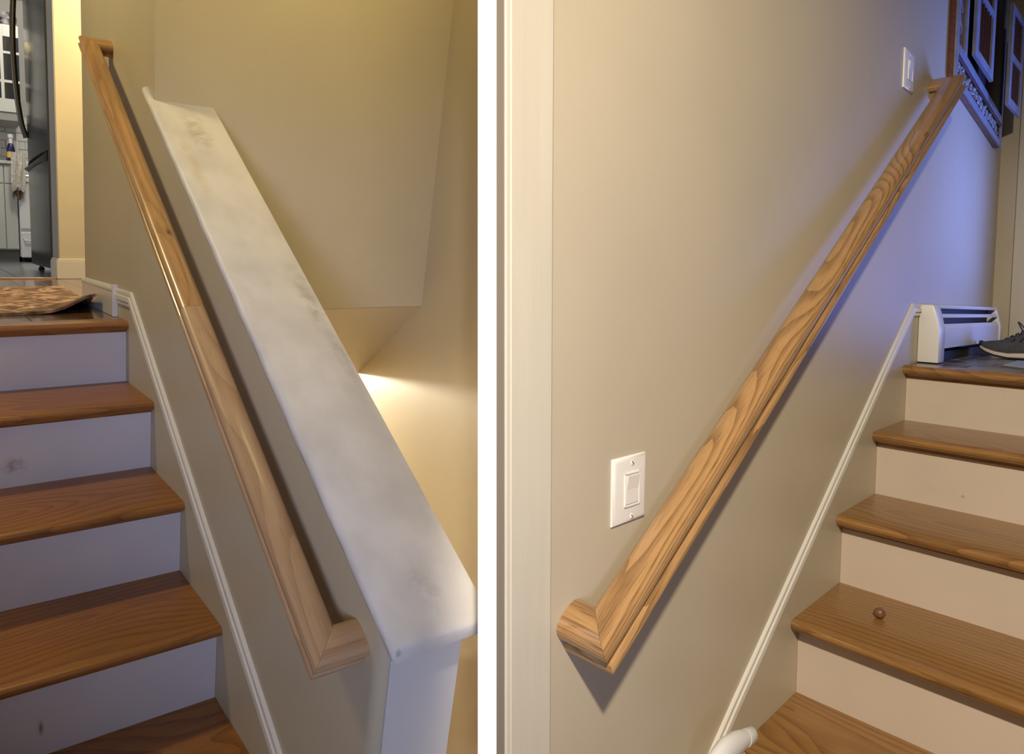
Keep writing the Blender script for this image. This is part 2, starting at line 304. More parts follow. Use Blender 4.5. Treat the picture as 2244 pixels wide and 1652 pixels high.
# unseen low wall added behind the camera to shade the lower left stairs
G().box(-1.9, -0.17, -0.75, -0.65, -0.06, 1.24).build('wall_shade_blocker', M_WALL_L, room=lambda x, y, z: Vector((x, y, z)), kind='structure', label='added low wall behind the camera shading the lower left flight')
G().box(-1.9, -0.004, 0.0, 0.09, 1.80, 2.75).build('wall_spot_blocker', M_WALL_L, room=lambda x, y, z: Vector((x, y, z)), kind='structure', label='added unseen wall keeping the ceiling spot off the left stairwell')  # out-of-view blocker added to stop the entry spot spilling left
# ---- RIGHT stairwell walls
G().prism(2, [(-1.478, 0.0), (-1.478, 0.030), (-1.20, 0.10), (1.533, 0.10), (1.533, 0.0)], -1.3, 2.3).build('wall_stair', M_WALL_R, room=R, kind='structure', label='tan painted wall beside the right flight')
G().box(1.533, 1.62, -1.3, 0.10, 0.2, 2.3).build('wall_far', M_WALL_R, room=R, kind='structure', label='shaded wall at the far end of the right landing')
cs = G()
cs.prism(2, [(-1.4868, 0.0), (-1.4868, -0.0035), (-1.4855, -0.0052), (-1.482, -0.0056), (-1.4800, -0.0036), (-1.4785, -0.0036), (-1.4765, -0.0048), (-1.402, -0.0050), (-1.3985, -0.0036), (-1.3975, 0.0)], -1.3, 2.3)
cs.build('trim_1', M_CASING, room=R, kind='structure', label='cream door casing at the left end of the right stair wall')
G().box(-1.488, -1.478, -0.002, 0.030, -1.3, 2.3).build('trim_2', mat('shade_darkened_jamb_paint', (0.26, 0.22, 0.175), 0.45, bump=0.08, bscale=150, stretch=(1, 1, 0.1)), room=R, kind='structure', label='door jamb beside the cream casing, darkened to stand for shade')  # the jamb's shade is put into this darker colour
G().box(1.515, 1.5325, -0.20, -0.0662, 0.352, 2.3, 0.003).build('trim_3', M_CASING, room=R, kind='structure', label='casing of the door beyond the landing')

# ================================================================== staircases
def staircase(room, name, label, risers, levels, b0, b1, m_tread, m_riser, over, th, cove, seed):
    """risers[k] is the face under levels[k]; tread k runs from its riser's nose back to risers[k-1]"""
    t = thing(name, room(risers[-1], (b0 + b1) / 2, levels[-1] - 0.18), label=label, category='staircase', group='flights of oak stairs')
    for k in range(len(levels)):
        c = levels[k]; nose = risers[k] - over
        back = risers[k - 1] + 0.012 if k > 0 else risers[k] + 0.07
        r = th / 2
        prof = [(back, c - th), (back, c)]
        prof += [(nose + r + r * math.cos(x), c - r + r * math.sin(x)) for x in [math.pi / 2 + math.pi * i / 8 for i in range(9)]]
        ox = seed * 3.1 + k * 1.73
        G().prism(1, prof, b0, b1).build('tread', m_tread, t, room, smooth=True, tx=lambda p, ox=ox, k=k: (p.y + ox, p.x - (risers[k] + 0.12) + 0.05 * math.sin(ox * 3), 0.05 + p.z * 0.5 + 0.03 * math.sin(ox)))
        # small cove moulding below the nosing
        cv = [(risers[k], c - th), (risers[k] - cove, c - th), (risers[k] - cove, c - th - 0.003), (risers[k] - cove * 0.55, c - th - cove * 0.45), (risers[k] - 0.003, c - th - cove), (risers[k], c - th - cove)]
        G().prism(1, cv, b0, b1).build('cove_moulding', m_tread, t, room, tx=lambda p, ox=ox: (p.y + ox + 0.6, p.x, p.z))
        low = levels[k + 1] if k + 1 < len(levels) else FLOOR
        G().box(risers[k], risers[k] + 0.015, b0, b1, low - 0.02, c - th + 0.002).build('riser', m_riser, t, room, tx=lambda p, ox=ox: (p.x + ox, p.y, p.z))
    return t
LR = [0.296, 0.0, -0.289, -0.573, -0.860, -1.147, -1.434]; LL = [0.358, 0.182, 0.0, -0.183, -0.365, -0.547, -0.729]
staircase(L, 'staircase', 'chestnut oak treads and white risers climbing to the kitchen landing', LR, LL, -1.0, -0.0005, M_TREAD_L, M_RISER_L, 0.031, 0.022, 0.010, 1)
RR = [0.262, 0.0, -0.259, -0.5245, -0.79, -1.055, -1.32]; RLv = [0.350, 0.180, 0.0, -0.183, -0.368, -0.550, -0.731]
staircase(R, 'staircase', 'brown oak treads and off-white risers climbing to the heater landing', RR, RLv, -1.05, -0.0005, M_TREAD_R, M_RISER_R, 0.044, 0.026, 0.014, 5)

stains(M_RISER_L, [((1 * 3.1 + 1 * 1.73, -0.287, 0.053), (0.1, 0.035, 0.03), (0.25, 0.18, 0.17), 0.7, 70), ((1 * 3.1 + 3 * 1.73 - 0.573, -0.302, -0.303), (0.1, 0.006, 0.022), (0.16, 0.11, 0.09), 1.0, 15)])
stains(M_RISER_R, [((5 * 3.1 + 1 * 1.73, -0.213, 0.041), (0.1, 0.006, 0.006), (0.25, 0.20, 0.15), 0.9, 30)])
# basement flight behind the half wall
bt = thing('staircase', L(0.2, 0.42, -1.6), label='basement flight going down behind the half wall', category='staircase', group='flights of oak stairs')
for k in range(6):
    a = -0.40 + 0.27 * k; c = FLOOR - 0.18 * (k + 1) - 0.18
    G().box(a - 0.03, a + 0.27, 0.121, 0.741, c - 0.03, c, 0.006).build('tread', M_TREAD_L, bt, tx=lambda p, k=k: (p.y + k * 2.2, p.x, p.z))
    G().box(a + 0.255, a + 0.268, 0.121, 0.741, c - 0.19, c - 0.03).build('riser', M_RISER_L, bt)

# ================================================================== handrails
BASE = [(.004, 0), (0, .004), (0, .009), (.002, .012), (.0062, .0135), (.0062, .0205), (.002, .0225), (0, .026), (0, .032), (.0022, .0385), (.007, .0425), (.014, .0445), (.0215, .045),
        (.029, .0445), (.036, .0425), (.0408, .0385), (.043, .032), (.043, .026), (.041, .0225), (.0368, .0205), (.0368, .0135), (.041, .012), (.043, .009), (.043, .004), (.039, 0)]
def handrail(room, label, b_out, wdt, hgt, c0, sl, aL, aT, k, joint, m_low, m_up, m_ret_lo, m_ret_hi):
    prof = [(u * wdt / .043, v * hgt / .045) for u, v in BASE]
    t = thing('handrail', room(aL, 0, c0 + sl * aL), label=label, category='handrail', group='wall-mounted oak handrails')
    def cc(a): return c0 + sl * a
    ct = 1 / math.sqrt(1 + sl * sl); st = sl * ct          # the section stands square to the slope
    def ring(fa): return [Vector((fa(u) - v * ct * st, b_out + u, cc(fa(u)) + v * ct * ct)) for u, v in prof]
    txr = lambda off: (lambda p: (p.x * 1.18 + off, p.y - b_out - wdt * .4, p.z - cc(p.x) + 0.012 + off * .003))
    lo, hi, j = (lambda u: aL + k * u), (lambda u: aT - k * u), (lambda u: joint)
    def mid(f, g, x): return lambda u: f(u) * (1 - x) + g(u) * x
    G().loft([ring(mid(lo, j, i / 6)) for i in range(7)]).build('rail_section', m_low, t, room, True, txr(2.3))
    jj = lambda u: joint + 0.0006
    G().loft([ring(mid(jj, hi, i / 6)) for i in range(7)]).build('rail_section', m_up, t, room, True, txr(7.9))
    def ret(f, off, m):
        r0 = ring(f); r1 = [Vector((p.x, -0.0003, p.z)) for p in r0]
        G().loft([r0, r1]).build('return_end', m, t, room, True, lambda p: (p.y + off, (p.x - f(0)), p.z - cc(p.x) + 0.02))
    ret(lambda u: lo(u) - 0.0004, 4.4, m_ret_lo); ret(lambda u: hi(u) + 0.0004, 9.7, m_ret_hi)
    return t
handrail(L, 'oak handrail with pale lower length beside the white capped half wall', -0.073, 0.043, 0.037, 0.7762, 0.63, -1.164, 0.512, 1.12, -0.530, M_RAIL_PALE, M_RAIL, M_RAIL_PALE, M_RAIL)
handrail(R, 'glossy golden oak handrail on the tan wall with two light switches', -0.086, 0.056, 0.062, 0.9087, 0.645, -1.362, 0.430, 0.92, 0.06, M_RAIL_R, M_RAIL_R2, M_RAIL_R, M_RAIL_R2)
# basement handrail on the far wall
bh = thing('handrail', L(-0.7, 0.70, -0.28), label='short glimpse of a basement handrail beyond the half wall end', category='handrail', group='wall-mounted oak handrails')
prof = [(u, v) for u, v in BASE]
G().loft([[Vector((a, 0.668 + u, -0.450 - 0.62 * (a + 0.5) + v)) for u, v in prof] for a in (-0.55, 0.0, 0.9)]).build('rail_section', M_RAIL, bh, L, True, lambda p: (p.x, p.y, p.z + p.x * 0.62))
for a in (-0.35, 0.5):
    G().tube([(a, 0.690, -0.453 - 0.62 * (a + 0.5)), (a, 0.692, -0.485 - 0.62 * (a + 0.5)), (a, 0.7415, -0.505 - 0.62 * (a + 0.5))], 0.006).build('bracket', M_BRONZE, bh, L, True)

# ================================================================== cap on the half wall
cap = G(); n = 40
b_l, b_r, th = -0.0140, 0.129, 0.021
secs = []
prof = [(b_l + .005, -th), (b_l + .001, -th + .004), (b_l, -th * .5), (b_l + .001, -.005), (b_l + .005, -.0012), (b_l + .011, 0), (0.05, 0.0004), (b_r - .007, 0), (b_r - .0015, -.002), (b_r, -.008), (b_r - .002, -th + .003), (b_r - .006, -th)]
rr = random.Random(3)
def capring(a, dz=0.0, sh=0.0):
    out = []
    for i, (b, v) in enumerate(prof):
        jit = 0.0012 * math.sin(a * 83 + i * 1.7) * math.sin(a * 31 + i) if i < 6 else 0.0
        out.append(Vector((a + sh, min(max(b, b_l + sh * .0), b_r) + jit, ctop(a) + v + dz)))
    return out
aa = [-1.252, -1.2514, -1.2500, -1.247] + [-1.23 + 1.218 * i / n for i in range(n + 1)]
rings = []
for i, a in enumerate(aa):
    r = capring(a)
    ins = (0.0035, 0.0018, 0.0006, 0.0)[i] if i < 4 else 0.0
    if ins:
        for p in r: p.z += -ins if p.z > ctop(a) - th / 2 else ins; p.y += ins * (1 if p.y < 0.05 else -1)
    rings.append(r)
cap.loft(rings)
# overhanging lip that runs on past the corner of the full-height wall
lip = [(b_l + .005, -th), (b_l, -th * .5), (b_l + .002, -.004), (b_l + .008, 0), (-0.0004, 0), (-0.0004, -th)]
cap.loft([[Vector((a, b, ctop(a) + v * s_)) for b, v in lip] for a, s_ in ((-0.013, 1), (0.035, 1), (0.043, 0.97), (0.047, 0.85))])
cap.build('half_wall_cap', M_CAP, smooth=True, tx=lambda p: (p.x, p.y, p.z), label='worn white painted cap board sloping along the half wall', category='ledge')

# ================================================================== base-cap strips and baseboards
def moulding(room, name, label, path, prof, m):
    """path: list of (a,c) knots of the lower edge with mitred corners; prof: (height, depth) closed outline"""
    g = G(); rings = []; P = [Vector((x, 0, y)) for x, y in path]
    for i, p in enumerate(P):
        d0 = (P[i] - P[i - 1]).normalized() if i else (P[1] - P[0]).normalized()
        d1 = (P[i + 1] - P[i]).normalized() if i + 1 < len(P) else d0
        n0 = Vector((-d0.z, 0, d0.x)); n1 = Vector((-d1.z, 0, d1.x)); nn = (n0 + n1); nn = nn / nn.dot(n0)
        rings.append([p + nn * h + Vector((0, -dp, 0)) for h, dp in prof])
    g.loft(rings); return g.build(name, m, room=room, smooth=False, kind='structure', label=label)
def pr(h, d): return [(0, -.0004), (0, d * .55), (h * .06, d * .62), (h * .20, d * .62), (h * .25, d * .42), (h * .29, d * .42), (h * .34, d), (h * .60, d * .92), (h * .66, d * .55), (h * .70, d * .55), (h * .75, d * .72), (h * .94, d * .66), (h, d * .4), (h, -.0004)]
lo_l = [(-1.46, -0.665), (-0.893, -0.2894), (-0.675, -0.150), (-0.419, 0.010), (-0.254, 0.118), (-0.062, 0.226), (0.1265, 0.342), (0.232, 0.405), (0.412, 0.405)]
moulding(L, 'trim_4', 'white base-cap strip climbing the wall beside the left flight', [(-1.40, -0.627), (-0.893, -0.2905), (0.228, 0.4005), (0.407, 0.4005)], pr(0.042, 0.010), M_TRIM)
moulding(R, 'trim_5', 'white base-cap strip climbing the wall beside the right flight', [(-1.25, -0.590), (-0.8308, -0.2875), (0.292, 0.4975), (0.372, 0.4975)], pr(0.038, 0.010), M_TRIM)
# landing baseboard, its plinth end and its own cap bead
bb = G(); bb.box(0.425, 0.966, -0.011, -0.0003, 0.3585, 0.430, 0.0015); bb.prism(0, [(-0.0003, 0.430), (-0.011, 0.430), (-0.0125, 0.434), (-0.0125, 0.439), (-0.008, 0.444), (-0.0003, 0.448)], 0.425, 0.966)
bb.build('baseboard_left', M_TRIM, kind='structure', label='white baseboard on the kitchen landing')
G().box(0.407, 0.4247, -0.014, -0.0003, 0.3585, 0.452, 0.0015).build('trim_6', M_TRIM, kind='structure', label='plinth block where the strip meets the landing baseboard')

# ================================================================== kitchen landing, hall, kitchen
fl = thing('floor_landing', L(1.4, -0.4, 0.33), kind='structure', label='dark wood plank floor of the kitchen landing')
for k in range(16):
    b = -1.05 + 0.105 * k; cut = 0.9 + 0.9 * ((k * 7) % 5) / 5
    lim = -0.0012
    for (x0, x1) in ((0.3665, cut), (cut + 0.0015, 2.618)):
        y1 = b + 0.1035
        if y1 > lim and x0 < 0.97:
            if b >= lim: x0 = 0.9705
            else: y1 = lim
        if x1 - x0 < 0.02: continue
        G().box(x0, x1, b, y1, 0.335, 0.358, 0.001, 1).build('plank', M_PLANK, fl, tx=lambda p, k=k, x0=x0: (p.x + k * 1.9 + x0, p.y + 0.03, p.z + 0.02 * k))
G().box(2.62, 6.4, -1.6, 1.4, 0.30, 0.350).build('floor_kitchen', M_KGROUT, kind='structure', label='grey tiled kitchen floor')
kf = bpy.data.objects['floor_kitchen']
for i in range(8):
    for jx in range(5):
        a0 = 2.68 + 0.45 * i; b0 = -0.95 + 0.30 * jx
        G().box(a0, a0 + 0.443, b0, b0 + 0.293, 0.345, 0.357, 0.001, 1).build('tile', M_KFLOOR, kf, tx=lambda p, i=i, jx=jx: (p.x + i, p.y + jx, p.z))
G().box(2.619, 2.68, -0.79, 0.103, 0.352, 0.366, 0.004).build('trim_7', M_RAIL, tx=lambda p: (p.y, p.x, p.z), kind='structure', label='brown wooden threshold strip into the kitchen')
G().box(2.63, 2.865, 0.121, 1.5, 0.352, 2.6).build('wall_hall', M_CREAM, kind='structure', label='bright cream wall beside the kitchen doorway')
G().box(2.632, 2.863, 0.1165, 0.1208, 0.352, 2.6).build('trim_8', mat('greige_jamb_paint', (0.40, 0.36, 0.31), 0.5), kind='structure', label='greige painted kitchen door jamb')
bb = G(); bb.box(2.614, 2.6295, 0.106, 1.5, 0.3585, 0.455, 0.002); bb.box(2.621, 2.6295, 0.110, 1.5, 0.455, 0.468, 0.003); bb.box(2.6295, 2.86, 0.104, 0.1160, 0.3585, 0.455, 0.002); bb.box(2.6295, 2.86, 0.108, 0.1160, 0.455, 0.468, 0.003)
bb.build('baseboard_hall', mat('cream_white_baseboard', (0.78, 0.70, 0.54), 0.4), kind='structure', label='cream white baseboard below the cream hall wall')

G().box(2.63, 2.77, -2.4, -0.80, 0.352, 2.6).build('wall_hall_left', M_CREAM, kind='structure', label='cream wall on the far side of the kitchen doorway')

# rug with curled corner
NX, NY = 34, 30; top = []; bot = []
for i in range(NX + 1):
    for j in range(NY + 1):
        u, v = i / NX, j / NY
        a = 0.545 + 1.26 * u; b = -1.0 + 0.984 * v + 0.05 * u * v * v * (1 if u > 0.36 else u / 0.36)
        d = math.hypot((u) * 1.14, (1 - v) * 0.96)
        curl = math.exp(-((1 - v) * 0.98 / 0.085) ** 2) * math.exp(-(u * 1.26 / 0.20) ** 2); h = 0.050 * curl
        c = 0.3585 + h + 0.0012 * math.sin(u * 9 + v * 5)
        top.append((a + 0.03 * curl ** 2, b - 0.010 * curl, c + 0.009)); bot.append((a + 0.03 * curl ** 2, b - 0.010 * curl, c + 0.0008))
g = G(); nn = (NX + 1) * (NY + 1); idx = lambda i, j: i * (NY + 1) + j; fs = []; fb = []
for i in range(NX):
    for j in range(NY):
        fs.append((idx(i, j), idx(i + 1, j), idx(i + 1, j + 1), idx(i, j + 1))); fb.append(tuple(q + nn for q in (idx(i, j), idx(i, j + 1), idx(i + 1, j + 1), idx(i + 1, j))))
edge = [idx(i, 0) for i in range(NX)] + [idx(NX, j) for j in range(NY)] + [idx(i, NY) for i in range(NX, 0, -1)] + [idx(0, j) for j in range(NY, 0, -1)]
for q in range(len(edge)): x, y = edge[q], edge[(q + 1) % len(edge)]; fs.append((x, y, y + nn, x + nn))
g.raw(top + bot, fs + fb)
rug = g.build('rug', M_RUG, smooth=True, tx=lambda p: (p.x, p.y * 1.6, p.z * 0), label='worn brown and cream patterned rug with a curled corner on the landing', category='rug')
rug.data.materials.append(M_RUGBACK)

# fridge
fr = thing('refrigerator', L(3.4, 0.4, 0.36), label='black stainless refrigerator with bowed handle inside the kitchen doorway', category='refrigerator')
G().box(2.91, 3.93, 0.125, 0.80, 0.40, 2.35, 0.004).build('body', M_FRIDGE_S, fr)
def door(c0, c1, nm, par, notch=False):
    pts = []
    for i in range(9):
        x = i / 8; pts.append((2.905 + 1.025 * x, 0.112 - 0.016 * math.sin(math.pi * x) ** 0.7))
    poly = [(2.905, 0.124)] + pts + [(3.93, 0.124)]
    return G().prism(2, poly, c0, c1).build(nm, M_FRIDGE, par, smooth=True)
door(1.055, 2.34, 'upper_door', fr); fd = door(0.405, 1.000, 'freezer_drawer', fr)
G().box(2.95, 3.93, 0.110, 0.124, 1.002, 1.053).build('dark_gap', M_BLACK, fr)
G().prism(0, [(0.105, 1.0), (0.085, 1.012), (0.083, 1.02), (0.112, 1.045), (0.12, 1.0)], 3.05, 3.85).build('drawer_grip', M_BRONZE, fr, smooth=True)
G().box(2.897, 2.9045, 0.113, 0.128, 0.405, 2.34, 0.002).build('door_edge_strip', M_BRONZE, fr)
hp = []
for i in range(15):
    x = i / 14; c = 1.21 + 1.05 * x; bow = math.sin(math.pi * x) ** 0.6
    hp.append((3.83, 0.098 - 0.052 * bow, c))
G().tube(hp, 0.016, 10).build('handle', M_BRONZE, fr, smooth=True)
for a in (2.97, 3.86): G().lathe([(0.015, 0), (0.02, 0.01), (0.012, 0.02), (0.012, 0.045)], (a, 0.16, 0.3575), n=12).build('foot', M_BLACK, fr)

# back of the kitchen: base cabinet, counter, range, backsplash, glazed wall cabinet
bc = thing('base_cabinet', L(5.8, -0.1, 0.36), label='grey-white kitchen base cabinet with drawer over door', category='cabinet')
G().box(5.70, 6.25, -0.55, 0.185, 0.462, 1.185).build('body', M_CAB, bc)
G().box(5.74, 6.2, -0.55, 0.185, 0.3575, 0.460).build('toe_kick', mat('dark_toe_kick', (0.16, 0.15, 0.13), 0.6), bc)
for b0, b1 in ((-0.54, -0.22), (-0.215, 0.092), (0.097, 0.183)):
    d = G().box(5.682, 5.699, b0, b1, 0.47, 1.02, 0.003).build('door', M_CAB, bc)
    if b1 < 0.15: G().tube([(5.682, b1 - 0.14, 0.88), (5.66, b1 - 0.135, 0.86), (5.66, b1 - 0.135, 0.76), (5.682, b1 - 0.14, 0.74)], 0.006, 8).build('door_handle', M_STEEL, d, smooth=True)
    G().box(5.682, 5.699, b0, b1, 1.028, 1.18, 0.003).build('drawer', M_CAB, bc)
G().box(5.66, 6.26, -0.56, 0.187, 1.1855, 1.212, 0.004).build('countertop', M_COUNTER, label='pale stone countertop above the grey cabinet', category='countertop')
rg = thing('range', L(5.75, 0.3, 0.36), label='white kitchen range half hidden by the refrigerator', category='stove')
G().box(5.66, 6.2, 0.190, 0.75, 0.40, 1.215, 0.006).build('body', M_PLASTIC_C, rg)
G().box(5.635, 5.6595, 0.192, 0.748, 0.645, 1.05, 0.006).build('oven_door', M_PLASTIC_C, rg)
dr = G().box(5.63, 5.6595, 0.192, 0.748, 0.395, 0.62, 0.010).build('drawer', M_PLASTIC_C, rg)
G().tube([(5.63, 0.215, 0.565), (5.612, 0.225, 0.545), (5.608, 0.30, 0.54), (5.608, 0.6, 0.54), (5.63, 0.7, 0.565)], 0.008, 8).build('drawer_handle', M_PLASTIC_C, dr, smooth=True)
G().tube([(5.636, 0.20, 1.09), (5.60, 0.205, 1.09), (5.60, 0.73, 1.09), (5.636, 0.735, 1.09)], 0.010, 8).build('oven_handle', M_STEEL, rg, smooth=True)
for x in (0.22, 0.7): G().lathe([(0.02, 0), (0.015, 0.03), (0.015, 0.045)], (5.72, x, 0.3575), n=10).build('foot', M_BLACK, rg)
# towel over the oven handle, brown cloth under it
def cloth(b0, b1, ctp, cb, a0, m, name, label, ph):
    g = G(); NXc, NZ = 14, 12; T, Bk = [], []
    for i in range(NXc + 1):
        for j in range(NZ + 1):
            x, z = i / NXc, j / NZ
            wob = 0.010 * math.sin(x * 17 + ph) * (0.3 + z) + 0.006 * math.sin(x * 31 + z * 5)
            bx_ = b0 + (b1 - b0) * (x * (1 - 0.12 * z) + 0.02 * math.sin(z * 6 + ph))
            cz = ctp - (ctp - cb) * z - 0.02 * math.sin(x * 9 + ph) * z
            T.append((a0 - 0.012 + wob, bx_, cz)); Bk.append((a0 - 0.006 + wob, bx_, cz))
    n_ = len(T); ix = lambda i, j: i * (NZ + 1) + j; F_ = []
    for i in range(NXc):
        for j in range(NZ):
            q = (ix(i, j), ix(i + 1, j), ix(i + 1, j + 1), ix(i, j + 1)); F_.append(q); F_.append(tuple(t + n_ for t in q[::-1]))
    ed = [ix(i, 0) for i in range(NXc)] + [ix(NXc, j) for j in range(NZ)] + [ix(i, NZ) for i in range(NXc, 0, -1)] + [ix(0, j) for j in range(NZ, 0, -1)]
    for q in range(len(ed)): x, y = ed[q], ed[(q + 1) % len(ed)]; F_.append((x, y, y + n_, x + n_))
    g.raw(T + Bk, F_); return g.build(name, m, smooth=True, label=label, category='towel', group='cloths hanging in the kitchen')
cloth(0.138, 0.246, 1.275, 0.975, 5.58, M_TOWEL, 'kitchen_towel', 'pale oatmeal towel hanging in front of the kitchen counter', 0.4)
cloth(0.145, 0.222, 0.968, 0.905, 5.60, M_BROWNCLOTH, 'kitchen_towel', 'brown cloth showing below the oatmeal towel', 2.2)
# blue spray bottle on the counter
sb = thing('cleaner_bottle', L(5.74, 0.155, 1.213), label='navy bottle with white top on the kitchen counter', category='bottle', group='plastic bottles')
G().lathe([(0.026, 0), (0.03, 0.006), (0.03, 0.10), (0.022, 0.135), (0.013, 0.15)], (5.74, 0.155, 1.2125), n=16).build('body', M_NAVY, sb, smooth=True)
G().lathe([(0.0305, 0.03), (0.0305, 0.08)], (5.74, 0.155, 1.2125), n=16).build('paper_label', M_YELLOW, sb, smooth=True)
G().lathe([(0.014, 0.15), (0.014, 0.19), (0.02, 0.195), (0.02, 0.22), (0.01, 0.225)], (5.74, 0.155, 1.2125), n=16).build('cap', M_PLASTIC_C, sb, smooth=True)
# kitchen back wall with tiles
G().box(6.26, 6.36, -1.6, 1.4, 0.35, 2.7).build('wall_kitchen', mat('kitchen_wall_grey', (0.45, 0.44, 0.41), 0.6), kind='structure', label='pale grey kitchen back wall')
kw = bpy.data.objects['wall_kitchen']
for r_ in range(6):
    for c_ in range(7):
        b0 = -0.42 + 0.145 * c_ + (0.0725 if r_ % 2 else 0); c0 = 1.225 + 0.072 * r_
        G().box(6.250, 6.2605, b0, b0 + 0.14, c0, c0 + 0.067, 0.0015, 1).build('tile', M_TILE_K, kw)
for b0 in (0.035, 0.165):
    op = thing('outlet_plate', L(6.245, b0 + 0.035, 1.33), label='white plate on the kitchen backsplash, ' + ('left one' if b0 < 0.1 else 'right one beside the blue bottle'), category='outlet', group='plates on the backsplash')
    G().box(6.240, 6.2495, b0, b0 + 0.085, 1.31, 1.44, 0.003).build('plate', M_PLASTIC_C, op)
    for q in (0.03, 0.085): G().box(6.236, 6.2398, b0 + 0.025, b0 + 0.06, 1.31 + q, 1.335 + q, 0.001).build('socket', M_PLASTIC_C, op)
uc = thing('wall_cabinet', L(5.95, -0.1, 1.60), label='pale wall cabinet with dark glass panes left of the refrigerator', category='cabinet')
G().box(5.72, 6.245, -0.6, 0.235, 1.605, 2.29).build('body', M_CAB, uc)
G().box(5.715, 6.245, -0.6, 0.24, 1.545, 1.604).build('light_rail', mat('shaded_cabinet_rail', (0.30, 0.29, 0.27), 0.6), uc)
dd = G().box(5.70, 5.7195, 0.105, 0.128, 1.61, 2.285, 0.002).build('door_stile', M_CAB, uc)
for c0, c1 in ((2.195, 2.285), (2.065, 2.085), (1.84, 1.862), (1.61, 1.715)): G().box(5.701, 5.7195, -0.6, 0.234, c0, c1, 0.002).build('door_rail', M_CAB, uc)
for c0, c1 in ((2.085, 2.195), (1.862, 2.065), (1.715, 1.84)):
    G().box(5.712, 5.7196, 0.128, 0.234, c0, c1).build('pane', M_GLASSDK, uc); G().box(5.712, 5.7196, -0.1, 0.105, c0, c1).build('pane', M_GLASSDK, uc)
zb = thing('decorative_bowl', L(5.9, 0.165, 2.29), label='black and white patterned bowl on top of the wall cabinet', category='bowl')
G().lathe([(0.02, 0), (0.04, 0.01), (0.065, 0.05), (0.068, 0.08), (0.05, 0.115), (0.046, 0.115), (0.06, 0.08), (0.03, 0.02), (0.001, 0.015)], (5.85, 0.175, 2.2905), n=20).build('bowl', M_ZEBRA, zb, smooth=True)
G().box(2.63, 6.4, -1.6, 1.4, 2.62, 2.7).build('ceiling_kitchen', M_CEIL, kind='structure', label='white kitchen ceiling')

# ================================================================== light switches on the right wall
def switch(a0, a1, c0, c1, label):
    t = thing('light_switch', R((a0 + a1) / 2, 0, c0), label=label, category='light switch', group='rocker switches on the tan wall')
    W_, H_ = a1 - a0, c1 - c0; e = 0.007
    g = G(); g.loft([[Vector((a0 + i, -y, c0 + i)), Vector((a1 - i, -y, c0 + i)), Vector((a1 - i, -y, c1 - i)), Vector((a0 + i, -y, c1 - i))] for i, y in ((0, 0.0002), (0, 0.002), (.0015, .0038), (.004, .0052), (e, .0058))])
    g.build('plate', M_PLASTIC, t, R, True)
    x0, x1, z0_, z1_ = a0 + W_ * .31, a1 - W_ * .23, c0 + H_ * .245, c1 - H_ * .235
    fr_ = G()
    for (p, q, r_, s_) in ((x0, x0 + .003, z0_, z1_), (x1 - .003, x1, z0_, z1_), (x0, x1, z0_, z0_ + .003), (x0, x1, z1_ - .003, z1_)): fr_.box(p, q, -.0078, -.0052, r_, s_, .0006)
    fr_.build('bezel', M_PLASTIC, t, R)
    G().box(x0 + .0031, x1 - .0031, -.0062, -.0050, z0_ + .0031, z1_ - .0031).build('recess', mat('switch_recess_shadow_grey', (0.30, 0.27, 0.23), 0.6), t, R)
    zm = (z0_ + z1_) / 2
    G().prism(0, [(-.0055, z0_ + .0042), (-.0066, z0_ + .0042), (-.0072, zm), (-.0105, z1_ - .0042), (-.0055, z1_ - .0042)], x0 + .0042, x1 - .0042, .0004, 1).build('rocker', M_PLASTIC, t, R)
    for cz in (c0 + H_ * .09, c1 - H_ * .10):
        s_ = G().lathe([(.0001, 0), (.0042, 0), (.0040, .0010), (.002, .0016), (.0001, .0017)], (a0 + W_ * .54, -.0057, cz), (0, -1, 0), 14).build('screw', M_PLASTIC, t, R, True)
        G().prism(1, [(a0 + W_ * .54 - .0030, cz + .0022), (a0 + W_ * .54 - .0022, cz + .0030), (a0 + W_ * .54 + .0030, cz - .0022), (a0 + W_ * .54 + .0022, cz - .0030)], -.0076, -.0068).build('slot', mat('slot_brown', (0.06, 0.04, 0.025), 0.6), s_, R)
    return t
switch(-1.2610, -1.1735, 0.1845, 0.2862, 'white rocker switch on the wall above the lower end of the golden handrail')
switch(0.0880, 0.1800, 1.1290, 1.2360, 'white rocker switch high on the wall beside the dark wooden shutters')

# ================================================================== right landing: floor, heater, sneaker, mat
lf = thing('floor_landing', R(0.9, -0.5, 0.3), kind='structure', label='slate-blue tiled floor of the right landing')
G().box(0.333, 1.532, -1.05, -0.0005, 0.30, 0.3475).build('grout_bed', M_LGROUT, lf, R)
a = 0.336; row = 0
while a < 1.5:
    hgt = (0.10, 0.055, 0.14)[row % 3]; b = -0.003 - 0.05 * (row % 2)
    first = True
    while b > -1.0:
        wd = random.choice((0.09, 0.14, 0.19))
        if first and row % 2: G().box(a, min(a + hgt - .006, 1.53), -0.046, -0.002, 0.343, 0.351, .0008, 1).build('tile', random.choice(M_LTILE), lf, R)
        first = False
        G().box(a, min(a + hgt - .006, 1.53), b - wd + .006, b, 0.343, 0.351, .0008, 1).build('tile', random.choice(M_LTILE), lf, R, tx=lambda p, q=row: (p.x + q, p.y, p.z))
        b -= wd
    a += hgt; row += 1
ht = thing('wall_heater', R(0.9, -0.03, 0.352), label='white baseboard heater with dark louvre slots on the landing', category='heater')
F0 = 0.3515
endp = [(-0.0005, F0 + .002), (-0.060, F0 + .002), (-0.061, F0 + .105), (-0.048, F0 + .160), (-0.040, F0 + .182), (-0.0005, F0 + .182)]
G().prism(0, endp, 0.365, 0.440, .004, 2).build('end_cap', M_HEAT, ht, R, True)
G().prism(0, endp, 1.36, 1.41, .004, 2).build('end_cap', M_HEAT, ht, R, True)
